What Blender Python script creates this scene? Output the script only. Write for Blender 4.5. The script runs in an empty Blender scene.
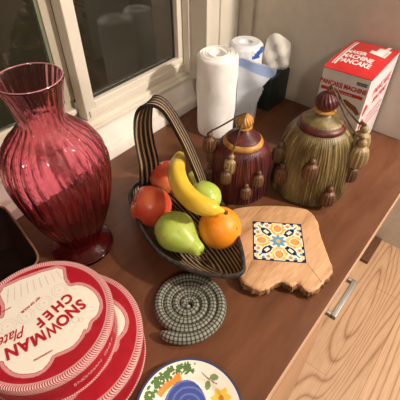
import bpy, bmesh, math, random
from mathutils import Vector, Matrix
random.seed(4)
PI = math.pi
C = bpy.context.scene.collection
R = math.radians

# ------------------------------------------------------------------ helpers
def link(name, me, m=None, parent=None):
    o = bpy.data.objects.new(name, me); C.objects.link(o)
    if m is not None:
        for k in (m if isinstance(m, (list, tuple)) else [m]): me.materials.append(k)
    if parent is not None: o.parent = parent
    return o
def obj(name, bm, m=None, parent=None, smooth=True):
    bmesh.ops.recalc_face_normals(bm, faces=bm.faces) if len(bm.faces) and not getattr(bm, 'keep', False) else None
    me = bpy.data.meshes.new(name); bm.to_mesh(me); bm.free()
    for p in me.polygons: p.use_smooth = smooth
    if smooth:
        try: me.set_sharp_from_angle(angle=R(38))
        except Exception: pass
    return link(name, me, m, parent)
def thing(name, label, cat, loc=(0, 0, 0), rz=0, group=None):
    o = bpy.data.objects.new(name, None); C.objects.link(o)
    o.location = loc; o.rotation_euler = (0, 0, rz); o.empty_display_size = .02
    o['label'] = label; o['category'] = cat
    if group: o['group'] = group
    return o
def tag(o, label, cat, group=None):
    o['label'] = label; o['category'] = cat
    if group: o['group'] = group
    return o
def struct(o, label=None):
    o['kind'] = 'structure'
    if label: o['label'] = label
    return o
def box(bm, x0, x1, y0, y1, z0, z1, bev=0, mi=0):
    r = bmesh.ops.create_cube(bm, size=1)
    vs = r['verts']
    for v in vs: v.co = Vector(((x0+x1)/2+v.co.x*(x1-x0), (y0+y1)/2+v.co.y*(y1-y0), (z0+z1)/2+v.co.z*(z1-z0)))
    fs = list({f for v in vs for f in v.link_faces})
    for f in fs: f.material_index = mi
    if bev:
        es = list({e for v in vs for e in v.link_edges})
        bmesh.ops.bevel(bm, geom=es, offset=bev, segments=3, affect='EDGES', profile=.6)
def lathe(bm, prof, n=48, fn=None, c=(0, 0, 0), closed=False, uv=False):
    """prof: list of (r, z); fn(r,z,theta)->(r,z)"""
    rings = []
    for r, z in prof:
        if r < 1e-6 :
            rings.append([bm.verts.new((c[0], c[1], c[2]+z))]); continue
        ring = []
        for k in range(n):
            t = 2*PI*k/n; rr, zz = (r, z) if fn is None else fn(r, z, t)
            ring.append(bm.verts.new((c[0]+rr*math.cos(t), c[1]+rr*math.sin(t), c[2]+zz)))
        rings.append(ring)
    prs = list(zip(rings, rings[1:]))
    if closed: prs.append((rings[-1], rings[0]))
    for a, b in prs:
        for k in range(n):
            k2 = (k+1) % n
            if len(a) == 1 and len(b) == 1: continue
            if len(a) == 1: bm.faces.new((a[0], b[k2], b[k]))
            elif len(b) == 1: bm.faces.new((a[k], a[k2], b[0]))
            else: bm.faces.new((a[k], a[k2], b[k2], b[k]))
def cat(pts, n):
    """catmull-rom resample of tuples (any dimension)"""
    P = [pts[0]]+list(pts)+[pts[-1]]; out = []
    for i in range(1, len(P)-2):
        for k in range(n):
            t = k/n
            out.append(tuple(.5*((2*b)+(-a+c_)*t+(2*a-5*b+4*c_-d)*t*t+(-a+3*b-3*c_+d)*t**3)
                             for a, b, c_, d in zip(P[i-1], P[i], P[i+1], P[i+2])))
    out.append(tuple(pts[-1])); return out
def smooth_closed(pts, n):
    m = len(pts); out = []
    for i in range(m):
        a, b, c_, d = pts[i-1], pts[i], pts[(i+1) % m], pts[(i+2) % m]
        for k in range(n):
            t = k/n
            out.append(tuple(.5*((2*q)+(-p+r)*t+(2*p-5*q+4*r-s)*t*t+(-p+3*q-3*r+s)*t**3) for p, q, r, s in zip(a, b, c_, d)))
    return out
def tube(bm, pts, rad, n=10, uvname=None, sq=None):
    """tube along pts; rad float or list; rounded ends closed"""
    pts = [Vector(p) for p in pts]; m = len(pts)
    rad = [rad]*m if not isinstance(rad, (list, tuple)) else rad
    rings = []; up = Vector((0, 0, 1)); prev = None; L = 0; Ls = []
    for i, p in enumerate(pts):
        t = (pts[min(i+1, m-1)]-pts[max(i-1, 0)]).normalized()
        if prev is None:
            a = t.cross(up)
            if a.length < 1e-3: a = t.cross(Vector((1, 0, 0)))
            a.normalize()
        else:
            a = (prev - t*prev.dot(t)).normalized()
        prev = a; b = t.cross(a)
        if i: L += (p-pts[i-1]).length
        Ls.append(L)
        ring = []
        for k in range(n):
            w = 2*PI*k/n; s = 1 if sq is None else sq(w)
            ring.append(bm.verts.new(p+(a*math.cos(w)+b*math.sin(w))*rad[i]*s))
        rings.append(ring)
    uv = bm.loops.layers.uv.verify() if uvname else None
    for i in range(m-1):
        for k in range(n):
            k2 = (k+1) % n
            f = bm.faces.new((rings[i][k], rings[i][k2], rings[i+1][k2], rings[i+1][k]))
            if uv:
                for l, (u, v) in zip(f.loops, ((Ls[i], k/n), (Ls[i], (k+1)/n), (Ls[i+1], (k+1)/n), (Ls[i+1], k/n))): l[uv].uv = (u, v)
    for ring, s in ((rings[0], 0), (rings[-1], -1)):
        cpt = bm.verts.new(pts[s])
        for k in range(n): bm.faces.new((ring[k], ring[(k+1) % n], cpt))
def prism(bm, outline, z0, z1, mi=0):
    a = [bm.verts.new((x, y, z0)) for x, y in outline]; b = [bm.verts.new((x, y, z1)) for x, y in outline]
    n = len(a); fs = [bm.faces.new(a), bm.faces.new(b)]
    for k in range(n): fs.append(bm.faces.new((a[k], a[(k+1) % n], b[(k+1) % n], b[k])))
    for f in fs: f.material_index = mi
    return fs
def inpoly(x, y, P):
    c = False; n = len(P); j = n-1
    for i in range(n):
        xi, yi = P[i]; xj, yj = P[j]
        if (yi > y) != (yj > y) and x < (xj-xi)*(y-yi)/(yj-yi)+xi: c = not c
        j = i
    return c
def dpoly(x, y, P):
    d = 9
    for i in range(len(P)):
        ax, ay = P[i-1]; bx, by = P[i]; dx, dy = bx-ax, by-ay
        t = max(0, min(1, ((x-ax)*dx+(y-ay)*dy)/(dx*dx+dy*dy+1e-12)))
        d = min(d, math.hypot(x-ax-t*dx, y-ay-t*dy))
    return d
def text_bm(bm, s, size, M, bold=0.0, ext=.0002, shear=0, sx=1):
    """writes s centred at the origin of M (local x right, y up, z out)"""
    cu = bpy.data.curves.new('t', 'FONT'); cu.body = s; cu.size = size; cu.align_x = 'CENTER'; cu.align_y = 'CENTER'
    cu.offset = bold; cu.extrude = ext; cu.shear = shear; cu.resolution_u = 3
    o = bpy.data.objects.new('t', cu); C.objects.link(o)
    dg = bpy.context.evaluated_depsgraph_get(); me = bpy.data.meshes.new_from_object(o.evaluated_get(dg))
    me.transform(M @ Matrix.Diagonal((sx, 1, 1, 1))); bm.from_mesh(me)
    bpy.data.objects.remove(o); bpy.data.curves.remove(cu); bpy.data.meshes.remove(me)
def frame(o, x, up):
    x = Vector(x).normalized(); up = Vector(up); up = (up-x*up.dot(x)).normalized(); z = x.cross(up)
    M = Matrix.Identity(4)
    for i in range(3): M[i][0] = x[i]; M[i][1] = up[i]; M[i][2] = z[i]; M[i][3] = o[i]
    return M

# ------------------------------------------------------------------ materials
def mat(name, col, rough=.5, metal=0, spec=.5, coat=0, trans=0, ior=1.45, emit=None, sss=0):
    m = bpy.data.materials.new(name); m.use_nodes = True
    b = m.node_tree.nodes['Principled BSDF']
    b.inputs['Base Color'].default_value = (*col, 1); b.inputs['Roughness'].default_value = rough
    b.inputs['Metallic'].default_value = metal; b.inputs['Specular IOR Level'].default_value = spec
    b.inputs['Coat Weight'].default_value = coat; b.inputs['Coat Roughness'].default_value = .15
    b.inputs['Transmission Weight'].default_value = trans; b.inputs['IOR'].default_value = ior
    if sss: b.inputs['Subsurface Weight'].default_value = sss; b.inputs['Subsurface Scale'].default_value = .01
    if emit: b.inputs['Emission Color'].default_value = (*emit[0], 1); b.inputs['Emission Strength'].default_value = emit[1]
    return m
def nn(m, t, **k):
    n = m.node_tree.nodes.new(t)
    for a, v in k.items(): setattr(n, a, v)
    return n
def coords(m, which='Object', scale=(1, 1, 1), rot=(0, 0, 0)):
    tc = nn(m, 'ShaderNodeTexCoord'); mp = nn(m, 'ShaderNodeMapping')
    mp.inputs['Scale'].default_value = scale; mp.inputs['Rotation'].default_value = rot
    m.node_tree.links.new(tc.outputs[which], mp.inputs[0]); return mp.outputs[0]
def ramp(m, fac, stops, interp='LINEAR'):
    r = nn(m, 'ShaderNodeValToRGB'); r.color_ramp.interpolation = interp
    while len(r.color_ramp.elements) > len(stops): r.color_ramp.elements.remove(r.color_ramp.elements[-1])
    while len(r.color_ramp.elements) < len(stops): r.color_ramp.elements.new(.5)
    for e, (p, c) in zip(r.color_ramp.elements, stops): e.position = p; e.color = (*c, 1)
    m.node_tree.links.new(fac, r.inputs[0]); return r.outputs[0]
def noise(m, vec, scale, detail=3, rough=.5, dist=0):
    n = nn(m, 'ShaderNodeTexNoise'); n.inputs['Scale'].default_value = scale; n.inputs['Detail'].default_value = detail
    n.inputs['Roughness'].default_value = rough; n.inputs['Distortion'].default_value = dist
    m.node_tree.links.new(vec, n.inputs[0]); return n.outputs[0]
def wave(m, vec, scale, dist=0, detail=2, dscale=1, kind='BANDS', axis='X', prof='SIN'):
    n = nn(m, 'ShaderNodeTexWave', wave_type=kind, wave_profile=prof)
    if kind == 'BANDS': n.bands_direction = axis
    else: n.rings_direction = axis
    for a, v in (('Scale', scale), ('Distortion', dist), ('Detail', detail), ('Detail Scale', dscale)): n.inputs[a].default_value = v
    m.node_tree.links.new(vec, n.inputs[0]); return n.outputs['Fac']
def bs(m): return m.node_tree.nodes['Principled BSDF']
def setcol(m, c): m.node_tree.links.new(c, bs(m).inputs['Base Color'])
def bump(m, h, strength=.3, dist=.002):
    b = nn(m, 'ShaderNodeBump'); b.inputs['Strength'].default_value = strength; b.inputs['Distance'].default_value = dist
    m.node_tree.links.new(h, b.inputs['Height']); m.node_tree.links.new(b.outputs[0], bs(m).inputs['Normal'])
def mix(m, fac, a, b, mode='MIX'):
    n = nn(m, 'ShaderNodeMix', data_type='RGBA', blend_type=mode); L = m.node_tree.links
    for s, i in ((fac, 0), (a, 6), (b, 7)):
        if isinstance(s, (int, float)): n.inputs[i].default_value = s
        elif isinstance(s, tuple): n.inputs[i].default_value = (*s, 1)
        else: L.new(s, n.inputs[i])
    return n.outputs[2]
def noisy(name, c0, c1, scale=20, rough=.5, bumps=0, sc=(1, 1, 1), lo=.35, hi=.65, **k):
    m = mat(name, c0, rough, **k); v = coords(m, scale=sc); f = noise(m, v, scale)
    setcol(m, ramp(m, f, [(lo, c0), (hi, c1)]))
    if bumps: bump(m, f, bumps)
    return m

M_wall = noisy('wall_paint', (.56, .50, .43), (.60, .54, .465), 30, .75)
M_white = noisy('white_trim_paint', (.72, .66, .56), (.76, .70, .60), 12, .35)
M_sash = noisy('sash_paint', (.50, .44, .34), (.54, .48, .38), 12, .4)
M_sill = noisy('sill_paint', (.80, .75, .67), (.85, .80, .73), 9, .25)
M_gasket = mat('window_gasket', (.16, .17, .11), .5)
M_dark = mat('dark_gasket', (.03, .028, .025), .5)
M_ceil = noisy('ceiling_paint', (.62, .57, .50), (.66, .61, .54), 20, .8)
M_pane = mat('window_glass', (1, 1, 1), 0, trans=1, ior=1.5)

M_top = mat('brown_worktop', (.12, .05, .03), .27, spec=.38)
v = coords(M_top, scale=(.6, 3, 1)); f = noise(M_top, v, 9, 5, .6, .6)
setcol(M_top, ramp(M_top, f, [(.3, (.105, .039, .018)), (.7, (.160, .064, .032))]))
bump(M_top, noise(M_top, coords(M_top), 60, 3), .05)
M_edge = mat('worktop_edge_highlight', (.55, .36, .24), .35)

def oak(name, light, mid, dark, planks=True, rough=.38):
    m = mat(name, mid, rough); L = m.node_tree.links
    v = coords(m, scale=(1, 1, 1))
    # long cathedral grain: stretched noise contour lines
    g = coords(m, scale=(.38, 3.4, 3.4)); n0 = noise(m, g, 1.5, 1, .3, .15)
    mu = nn(m, 'ShaderNodeMath', operation='MULTIPLY'); mu.inputs[1].default_value = 26; L.new(n0, mu.inputs[0])
    sx_ = nn(m, 'ShaderNodeSeparateXYZ'); L.new(v, sx_.inputs[0])
    ly = nn(m, 'ShaderNodeMath', operation='MULTIPLY_ADD'); ly.inputs[1].default_value = 24; L.new(sx_.outputs[1], ly.inputs[0]); L.new(mu.outputs[0], ly.inputs[2])
    fr = nn(m, 'ShaderNodeMath', operation='PINGPONG'); fr.inputs[1].default_value = .5; L.new(ly.outputs[0], fr.inputs[0])
    c = ramp(m, fr.outputs[0], [(0, dark), (.10, mid), (.24, light), (.5, light)])
    fine = noise(m, coords(m, scale=(2, 60, 60)), 6, 3)
    c = mix(m, .28, c, ramp(m, fine, [(.35, dark), (.6, light)]), 'MIX')
    if planks:
        br = nn(m, 'ShaderNodeTexBrick'); br.offset = .4
        br.inputs['Color1'].default_value = (.88, .86, .85, 1); br.inputs['Color2'].default_value = (1.04, 1.04, 1.04, 1)
        br.inputs['Mortar'].default_value = (.6, .5, .45, 1); br.inputs['Scale'].default_value = 1
        br.inputs['Brick Width'].default_value = 1.3; br.inputs['Row Height'].default_value = .13; br.inputs['Mortar Size'].default_value = .0012
        L.new(v, br.inputs[0]); c = mix(m, 1, c, br.outputs[0], 'MULTIPLY')
    setcol(m, c); return m
M_floor = oak('oak_floor', (.70, .46, .29), (.58, .35, .20), (.30, .15, .075))
M_cab = oak('oak_cabinet', (.56, .33, .19), (.46, .25, .14), (.28, .14, .07), False)
M_dkbrown = noisy('dark_brown_streaks', (.09, .035, .018), (.16, .065, .03), 30, .5, sc=(1, 8, 8))
M_metal = mat('brushed_nickel', (.26, .25, .24), .42, 1)
M_black = mat('black_plastic', (.012, .012, .012), .4)

# ------------------------------------------------------------------ the room
bm = bmesh.new(); box(bm, -2.4, 1.75, -3.2, 1.1, -.97, -.92); struct(obj('floor', bm, M_floor, smooth=False))
bm = bmesh.new(); box(bm, -2.4, 1.75, -3.2, 1.1, 1.5, 1.55); struct(obj('ceiling', bm, M_ceil, smooth=False))
bm = bmesh.new()
WX0, WX1, WZ1 = -1.2, .828, 1.075
box(bm, -2.4, WX0, .70, .86, -.92, 1.5); box(bm, WX1, 1.6, .70, .86, -.92, 1.5)
box(bm, WX0, WX1, .70, .86, WZ1, 1.5); box(bm, WX0, WX1, .70, .86, -.92, 0)
struct(obj('wall_window', bm, M_wall, smooth=False))
bm = bmesh.new(); box(bm, 1.033, 1.153, .12, .70, -.92, 1.5); struct(obj('wall_right', bm, M_wall, smooth=False))
bm = bmesh.new(); box(bm, 1.60, 1.7, -3.1, 1.0, -.92, 1.5); struct(obj('wall_far', bm, M_wall, smooth=False))
bm = bmesh.new(); box(bm, -2.4, 1.7, -3.2, -3.1, -.92, 1.5); struct(obj('wall_back', bm, M_wall, smooth=False))
bm = bmesh.new(); box(bm, -2.4, -2.3, -3.1, 1.0, -.92, 1.5); struct(obj('wall_left', bm, M_wall, smooth=False))
bm = bmesh.new(); box(bm, .832, 1.022, .690, .70, 0.03, 1.2, .002); box(bm, .93, 1.018, .684, .692, 0.03, 1.2, .003); box(bm, .836, .846, .686, .692, 0.03, 1.2, .002); box(bm, 1.003, 1.018, .682, .69, 0.03, 1.2, .002)
struct(obj('trim_1', bm, M_white))
bm = bmesh.new(); box(bm, 1.021, 1.033, .636, .70, 0.0, 1.49, .002)
struct(obj('trim_2', bm, M_wall))

win = bpy.data.objects.new('window_1', None); C.objects.link(win); win.location = (0, .8, .03); win['kind'] = 'structure'
inv = Matrix.Translation((0, -.8, -.03))
def wpart(name, bm, m, par=win, smooth=True):
    bm.transform(inv); return obj(name, bm, m, par, smooth)
bm = bmesh.new()
sp_ = [(.86, 0), (.681, 0), (.680, .018), (.683, .026), (.690, .030), (.699, .032), (.702, .044), (.7045, .047), (.7065, .060), (.710, .064), (.7125, .080), (.86, .083)]
ra = [bm.verts.new((-1.3, y, z)) for y, z in sp_]; rb = [bm.verts.new((.832, y, z)) for y, z in sp_]
bm.faces.new(ra); bm.faces.new(rb)
for k in range(len(sp_)): bm.faces.new((ra[k], ra[(k+1) % len(sp_)], rb[(k+1) % len(sp_)], rb[k]))
box(bm, .832, 1.033, .681, .6995, 0, .03, .006)
wpart('window_sill', bm, M_sill)
WS = Matrix.Translation((0, 0, .62)) @ Matrix.Diagonal((.912, .912, .912, 1)) @ Matrix.Translation((0, 0, -.62))
def wpart(name, bm, m, par=win, smooth=True):
    bm.transform(inv @ WS); return obj(name, bm, m, par, smooth)
bm = bmesh.new()
box(bm, .905, .925, .715, .86, .03, 1.15, .002); box(bm, -1.2, -1.17, .715, .86, .03, 1.15, .002)
box(bm, -1.17, .905, .715, .86, 1.12, 1.15, .002); box(bm, -1.17, .905, .79, .86, .03, .052, .003); box(bm, -1.17, .905, .776, .79, .03, .040, .002)
box(bm, .893, .905, .775, .80, .052, 1.12, .002)
wpart('window_frame', bm, M_white)
bm = bmesh.new()
box(bm, .533, .903, .80, .838, .052, .098, .003); box(bm, .872, .903, .80, .838, .098, 1.12, .003); box(bm, .533, .903, .80, .838, 1.08, 1.12, .003)
box(bm, .500, .5335, .80, .838, .052, 1.12, .003)
box(bm, .51, .903, .796, .80, .060, .078, .001)
s1 = wpart('window_sash', bm, M_white)
bm = bmesh.new()
for a in ((.533, .872, .816, .82, .098, .104), (.867, .872, .816, .82, .098, 1.08)): box(bm, *a)
wpart('gasket', bm, M_dark, s1)
bm = bmesh.new(); box(bm, .5335, .872, .82, .826, .098, 1.08); wpart('pane', bm, M_pane, s1, False)
bm = bmesh.new()
box(bm, -1.17, .499, .842, .86, .052, .105, .003); box(bm, .47, .500, .838, .862, .105, 1.12, .002); box(bm, -1.17, -1.13, .842, .86, .105, 1.12, .002)
s2 = wpart('window_sash', bm, M_sash)
bm = bmesh.new(); box(bm, .462, .47, .842, .856, .105, 1.12); wpart('gasket', bm, M_gasket, s2)
bm = bmesh.new(); box(bm, -1.13, .470, .85, .856, .105, 1.12); wpart('pane', bm, M_pane, s2, False)
bm = bmesh.new(); box(bm, .440, .490, .826, .842, .070, .084, .003); box(bm, .455, .475, .815, .828, .072, .082, .002); wpart('latch', bm, M_white, s2)

# ------------------------------------------------------------------ worktop and cabinet
bm = bmesh.new(); box(bm, -1.4, 1.0328, .055, .699, -.03, -.0002)
wt = obj('worktop', bm, M_top, smooth=False); tag(wt, 'long reddish brown worktop under the window that everything stands on', 'countertop')
bm = bmesh.new(); box(bm, -1.4, 1.0328, .053, .055, -.03, -.0002); obj('edge_highlight_strip', bm, M_edge, wt, False)  # front edge strip; its pale colour paints in the edge highlight
cb = thing('base_cabinet', 'oak base cabinet with a long metal pull under the worktop edge', 'cabinet', (.1, .35, -.92))
ci = Matrix.Translation((-.1, -.35, .92))
bm = bmesh.new(); box(bm, -1.38, .60, .09, .68, -.92, -.03); bm.transform(ci); obj('body', bm, M_cab, cb, False)
dr = None
for k, (x0, x1) in enumerate(((-.34, .135), (.145, .598))):
    bm = bmesh.new(); box(bm, x0, x1, .068, .089, -.24, -.034, .002); bm.transform(ci); d = obj('drawer', bm, M_cab, cb)
    bm = bmesh.new(); box(bm, x0, x1, .068, .089, -.87, -.245, .002); bm.transform(ci); d2 = obj('drawer', bm, M_cab, cb)
    if k == 1:
        bm = bmesh.new(); zh = -.046
        box(bm, .444, .548, .034, .045, zh-.006, zh+.006, .0015)
        for x in (.444, .540): box(bm, x, x+.008, .040, .067, zh-.005, zh+.005, .001)
        bm.transform(ci); h = obj('handle', bm, M_metal, d)
        bm = bmesh.new()
        pass
        bm.free()
        for x in (.442, .538):
            bm = bmesh.new(); box(bm, x, x+.012, .056, .0679, zh-.008, zh+.008, .001); bm.transform(ci); obj('mount', bm, M_black, h)
bm = bmesh.new(); box(bm, 1.40, 1.59, .085, .16, -.92, -.90, .004)  # flat dark brown block standing for a dark patch on the floor
tag(obj('floor_block', bm, M_dkbrown), 'flat dark brown block on the oak floor beyond the worktop edge', 'wooden block')

# ------------------------------------------------------------------ pink glass vase
M_pink = mat('cranberry_glass', (.885, .41, .50), .03, trans=1, ior=1.38)
vs = thing('glass_vase', 'tall ribbed pink glass vase with a flared rim beside the window', 'vase', (.240, .509, 0))
prof = cat([(.061, .003), (.062, .010), (.052, .018), (.041, .030), (.046, .050), (.058, .080), (.068, .11), (.078, .15), (.0835, .185), (.085, .21), (.082, .235), (.070, .262), (.050, .283), (.0375, .298), (.036, .310), (.038, .325), (.0425, .347), (.0485, .367)], 5)
def ribs(r, z, t):
    a = .042*min(1, max(0, (z-.02)/.03))
    if z > .29: a *= .5
    tw = 2.2*max(0, z-.20)
    ph = 24*(t+tw); c = math.cos(ph)
    return r*(1+a*(abs(c)**.7*(1 if c > 0 else -1))), z
bm = bmesh.new()
inner = [(max(r-.0028, .002), max(z, .012)) for r, z in prof]
full = [(0, .002)]+prof+[(prof[-1][0]-.0014, .3690)]+inner[::-1]+[(0, .013)]
lathe(bm, full, 192, ribs); obj('glass_body', bm, M_pink, vs)
bm = bmesh.new()
rg = [(.0471+.0010*math.cos(w), .3687+.0008*math.sin(w)) for w in [2*PI*k/8 for k in range(8)]]
lathe(bm, rg, 96, None, closed=True); obj('rim', bm, mat('pale_glass_rim', (.55, .22, .26), .1, spec=.8), vs)

# ------------------------------------------------------------------ dark bin on the left
M_bin = noisy('dark_lacquer', (.018, .008, .007), (.035, .012, .010), 40, .35)
M_bind = mat('tan_binding', (.20, .10, .055), .4)
def sup(a, b, k, e=5):
    t = 2*PI*k/96; c, s = math.cos(t), math.sin(t)
    return a*abs(c)**(2/e)*(1 if c > 0 else -1), b*abs(s)**(2/e)*(1 if s > 0 else -1)
bn = thing('storage_bin', 'black open-topped bin with a tan rim behind the round boxes', 'bin', (.155-.12*math.cos(R(10)), .541+.12*math.sin(R(10)), 0), R(-10))
bm = bmesh.new(); lv = []
for a, b, z in ((.100, .078, 0.0), (.119, .0965, .099), (.116, .0935, .099), (.096, .074, .006)):
    lv.append([bm.verts.new((*sup(a, b, k, 8), z)) for k in range(96)])
for a, b in zip(lv, lv[1:]):
    for k in range(96): bm.faces.new((a[k], a[(k+1) % 96], b[(k+1) % 96], b[k]))
bm.faces.new(lv[0]); bm.faces.new(lv[-1]); obj('shell', bm, M_bin, bn)
bm = bmesh.new(); pts = [(*sup(.1175, .095, k, 8), .100) for k in range(97)]; tube(bm, pts, .0019, 8); obj('rim', bm, M_bind, bn)

# ------------------------------------------------------------------ round gift boxes
M_red = noisy('box_red', (.34, .007, .018), (.38, .011, .022), 60, .35)
M_pinkb = mat('box_pale_pink', (.60, .26, .27), .4)
M_cream = mat('box_cream', (.80, .74, .64), .45)
M_lred = mat('lettering_red', (.42, .010, .020), .4)
M_faint = mat('faint_line', (.62, .54, .46), .5)
M_str = mat('red_white_rope_stripe', (.8, .7, .65), .4)
def stripe_mat(name, n):
    m = mat(name, (.8, .7, .65), .4); L = m.node_tree.links
    tc = nn(m, 'ShaderNodeTexCoord'); sp = nn(m, 'ShaderNodeSeparateXYZ'); L.new(tc.outputs['Object'], sp.inputs[0])
    at = nn(m, 'ShaderNodeMath', operation='ARCTAN2'); L.new(sp.outputs[1], at.inputs[0]); L.new(sp.outputs[0], at.inputs[1])
    mz = nn(m, 'ShaderNodeMath', operation='MULTIPLY_ADD'); L.new(sp.outputs[2], mz.inputs[0]); mz.inputs[1].default_value = 8; L.new(at.outputs[0], mz.inputs[2])
    mu = nn(m, 'ShaderNodeMath', operation='MULTIPLY'); mu.inputs[1].default_value = n; L.new(mz.outputs[0], mu.inputs[0])
    si = nn(m, 'ShaderNodeMath', operation='SINE'); L.new(mu.outputs[0], si.inputs[0])
    ad = nn(m, 'ShaderNodeMath', operation='MULTIPLY_ADD'); ad.inputs[1].default_value = .5; ad.inputs[2].default_value = .5; L.new(si.outputs[0], ad.inputs[0])
    setcol(m, ramp(m, ad.outputs[0], [(.42, (.40, .015, .03)), (.54, (.70, .52, .49))])); return m
M_st = stripe_mat('candy_stripe', 190)
LAB = [(0.1355, 0.3981), (0.1299, 0.3728), (0.127, 0.3567), (0.1366, 0.3477), (0.1428, 0.332), (0.1425, 0.3134), (0.1354, 0.2961), (0.1224, 0.287), (0.1094, 0.2862), (0.1019, 0.2812), (0.0974, 0.2799), (0.0966, 0.2831), (0.0859, 0.2781), (0.0714, 0.2762), (0.0589, 0.2808), (0.0483, 0.2854), (0.042, 0.2828), (0.0311, 0.2801), (0.0195, 0.2844), (0.0078, 0.2969), (0.0027, 0.3089), (0.0012, 0.3226), (0.0023, 0.3293), (-0.0024, 0.333), (-0.0084, 0.3443), (-0.0095, 0.3623), (-0.0042, 0.3772), (0.0065, 0.3841), (0.0203, 0.3855), (0.032, 0.3878), (0.0372, 0.3863), (0.0474, 0.401), (0.0627, 0.4297)]
CX, CY = .070, .344
LABL = smooth_closed([(x-CX, y-CY) for x, y in LAB], 3)
def hatbox(loc, rlid, h, label, group, s, rot=0):
    t = thing('round_gift_box', label, 'box', loc, rot, group)
    rb = rlid-.0025
    bm = bmesh.new(); lathe(bm, [(0, 0), (rb, 0), (rb, h-.004), (0, h-.004)], 128); obj('body', bm, M_red, t)
    bm = bmesh.new(); lathe(bm, [(rb, .0), (rb+.0012, .0005), (rb+.0012, .0042), (rb, .0047)], 128); obj('base_band', bm, M_st, t)
    bm = bmesh.new()
    lathe(bm, [(rb+.0003, h-.013), (rlid, h-.013), (rlid+.0004, h-.004), (rlid-.0012, h-.0008), (rlid-.0045, h), (rlid-.0072, h-.0009)], 160)
    lidr = rlid-.0072
    P = [(x*s, y*s) for x, y in LABL]
    # lid top, painted face by face
    bm2 = bmesh.new(); NR, NT = 120, 420
    cen = bm2.verts.new((0, 0, h-.001)); rings = []
    for i in range(1, NR+1):
        r = lidr*i/NR; rings.append([bm2.verts.new((r*math.cos(2*PI*k/NT), r*math.sin(2*PI*k/NT), h-.001)) for k in range(NT)])
    for k in range(NT): bm2.faces.new((cen, rings[0][k], rings[0][(k+1) % NT]))
    for a, b in zip(rings, rings[1:]):
        for k in range(NT): bm2.faces.new((a[k], b[k], b[(k+1) % NT], a[(k+1) % NT]))
    for f in bm2.faces:
        c = f.calc_center_median(); i = inpoly(c.x, c.y, P); d = dpoly(c.x, c.y, P)
        if i: f.material_index = 4 if .0 <= d < .0008*s else 2
        else: f.material_index = 1 if d < .0042*s else (3 if d < .0049*s else 0)
        if not i and math.hypot(c.x, c.y) > lidr-.0022: f.material_index = 1
    lid = obj('lid', bm2, [M_red, M_pinkb, M_cream, M_lred, M_lred], t, False)
    obj('lid_band', bm, M_st, lid)
    return t, lid
t1, lid1 = hatbox((CX, CY, .068), .099, .062, 'smaller round red gift box on top, its cream lid lettered SNOWMAN CHEF', 'stacked round red gift boxes', 1)
t2, lid2 = hatbox((.079, .335, 0), .1215, .067, 'larger round red gift box underneath the smaller lettered one', 'stacked round red gift boxes', 1.2, R(4))
# lettering on the lid of the upper box
def put(s, pos, size, ang, bold, bmx, shear=0, sx=1):
    a = R(ang); x = (math.cos(a), math.sin(a), 0); up = (-math.sin(a), math.cos(a), 0)
    text_bm(bmx, s, size, frame((pos[0]-CX, pos[1]-CY, .0614), x, up), bold, .0002, shear, sx)
bm = bmesh.new()
sn = [(.1180, .3185), (.1035, .3190), (.0865, .3180), (.0695, .3178), (.0498, .3205), (.0325, .3265), (.0170, .3320)]
an = [176, 178, 181, 176, 168, 162, 160]
def put_m(pos, ang, h, w, st, bmx):
    # capital M drawn as two stems and two slanting strokes
    a = R(ang); M_ = frame((pos[0]-CX, pos[1]-CY, .0614), (math.cos(a), math.sin(a), 0), (-math.sin(a), math.cos(a), 0))
    P_ = [(-w, -h), (-w, h), (-w+st, h), (0, -h*.25), (w-st, h), (w, h), (w, -h), (w-st, -h), (w-st, h*.25), (st*.35, -h), (-st*.35, -h), (-w+st*.6, h*.25), (-w+st*.6, -h)]
    bmx.faces.new([bmx.verts.new(M_ @ Vector((x, y, .0002))) for x, y in P_])
put_m(sn[4], an[4], .0086, .0088, .0042, bm)
for c_, p, a in zip('SNOWMAN', sn, an):
    if c_ != 'M': put(c_, p, .0245, a, .0004 if c_ in 'MW' else .0009, bm, 0, .74 if c_ in 'MW' else .86)
for c_, p, a in zip('CHEF', [(.1115, .3410), (.0950, .3410), (.0785, .3400), (.0645, .3395)], [176, 180, 182, 180]): put(c_, p, .0215, a, .0008, bm, 0, .92)
put('Plate', (.0300, .3500), .0225, 164, .0001, bm, .55, .80)
obj('lettering', bm, M_lred, lid1, False); bm = bmesh.new()
put('SET OF FOUR', (.072, .3725), .0052, 183, .0001, bm); obj('small_print', bm, M_lred, lid1, False); bm = bmesh.new()
put('HANDPAINTED', (.040, .2955), .0036, 163, 0, bm); obj('small_print', bm, M_lred, lid1, False); bm = bmesh.new()
put('ceramic', (.046, .392), .004, 168, 0, bm); obj('small_print', bm, M_lred, lid1, False)
bm = bmesh.new()
def ring(bm, x, y, r, w=.0005, z=.0614, n=32):
    a = [bm.verts.new((x+r*math.cos(2*PI*k/n), y+r*math.sin(2*PI*k/n), z)) for k in range(n)]
    b = [bm.verts.new((x+(r-w)*math.cos(2*PI*k/n), y+(r-w)*math.sin(2*PI*k/n), z)) for k in range(n)]
    for k in range(n): bm.faces.new((a[k], a[(k+1) % n], b[(k+1) % n], b[k]))
for x, y in ((.033, .368), (.0575, .362), (.086, .3605), (.113, .3610)):
    ring(bm, x-CX, y-CY, .0115); ring(bm, x-CX, y-CY, .0078, .0004); ring(bm, x-CX, y-CY, .0012, .0012)
A0, A1 = Vector((.066, .4215)), Vector((.131, .394)); B0, B1 = Vector((.052, .400)), Vector((.127, .3755))
for k in range(9):
    p = A0.lerp(A1, k/8.); q = B0.lerp(B1, k/8.); d = (A1-A0).normalized()*.0004
    for sgn in (1,):
        vs_ = [bm.verts.new((w.x-CX, w.y-CY, .0614)) for w in (p-d, p+d, q+d, q-d)]; bm.faces.new(vs_)
obj('line_drawing', bm, M_faint, lid1, False); bm = bmesh.new()
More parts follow.
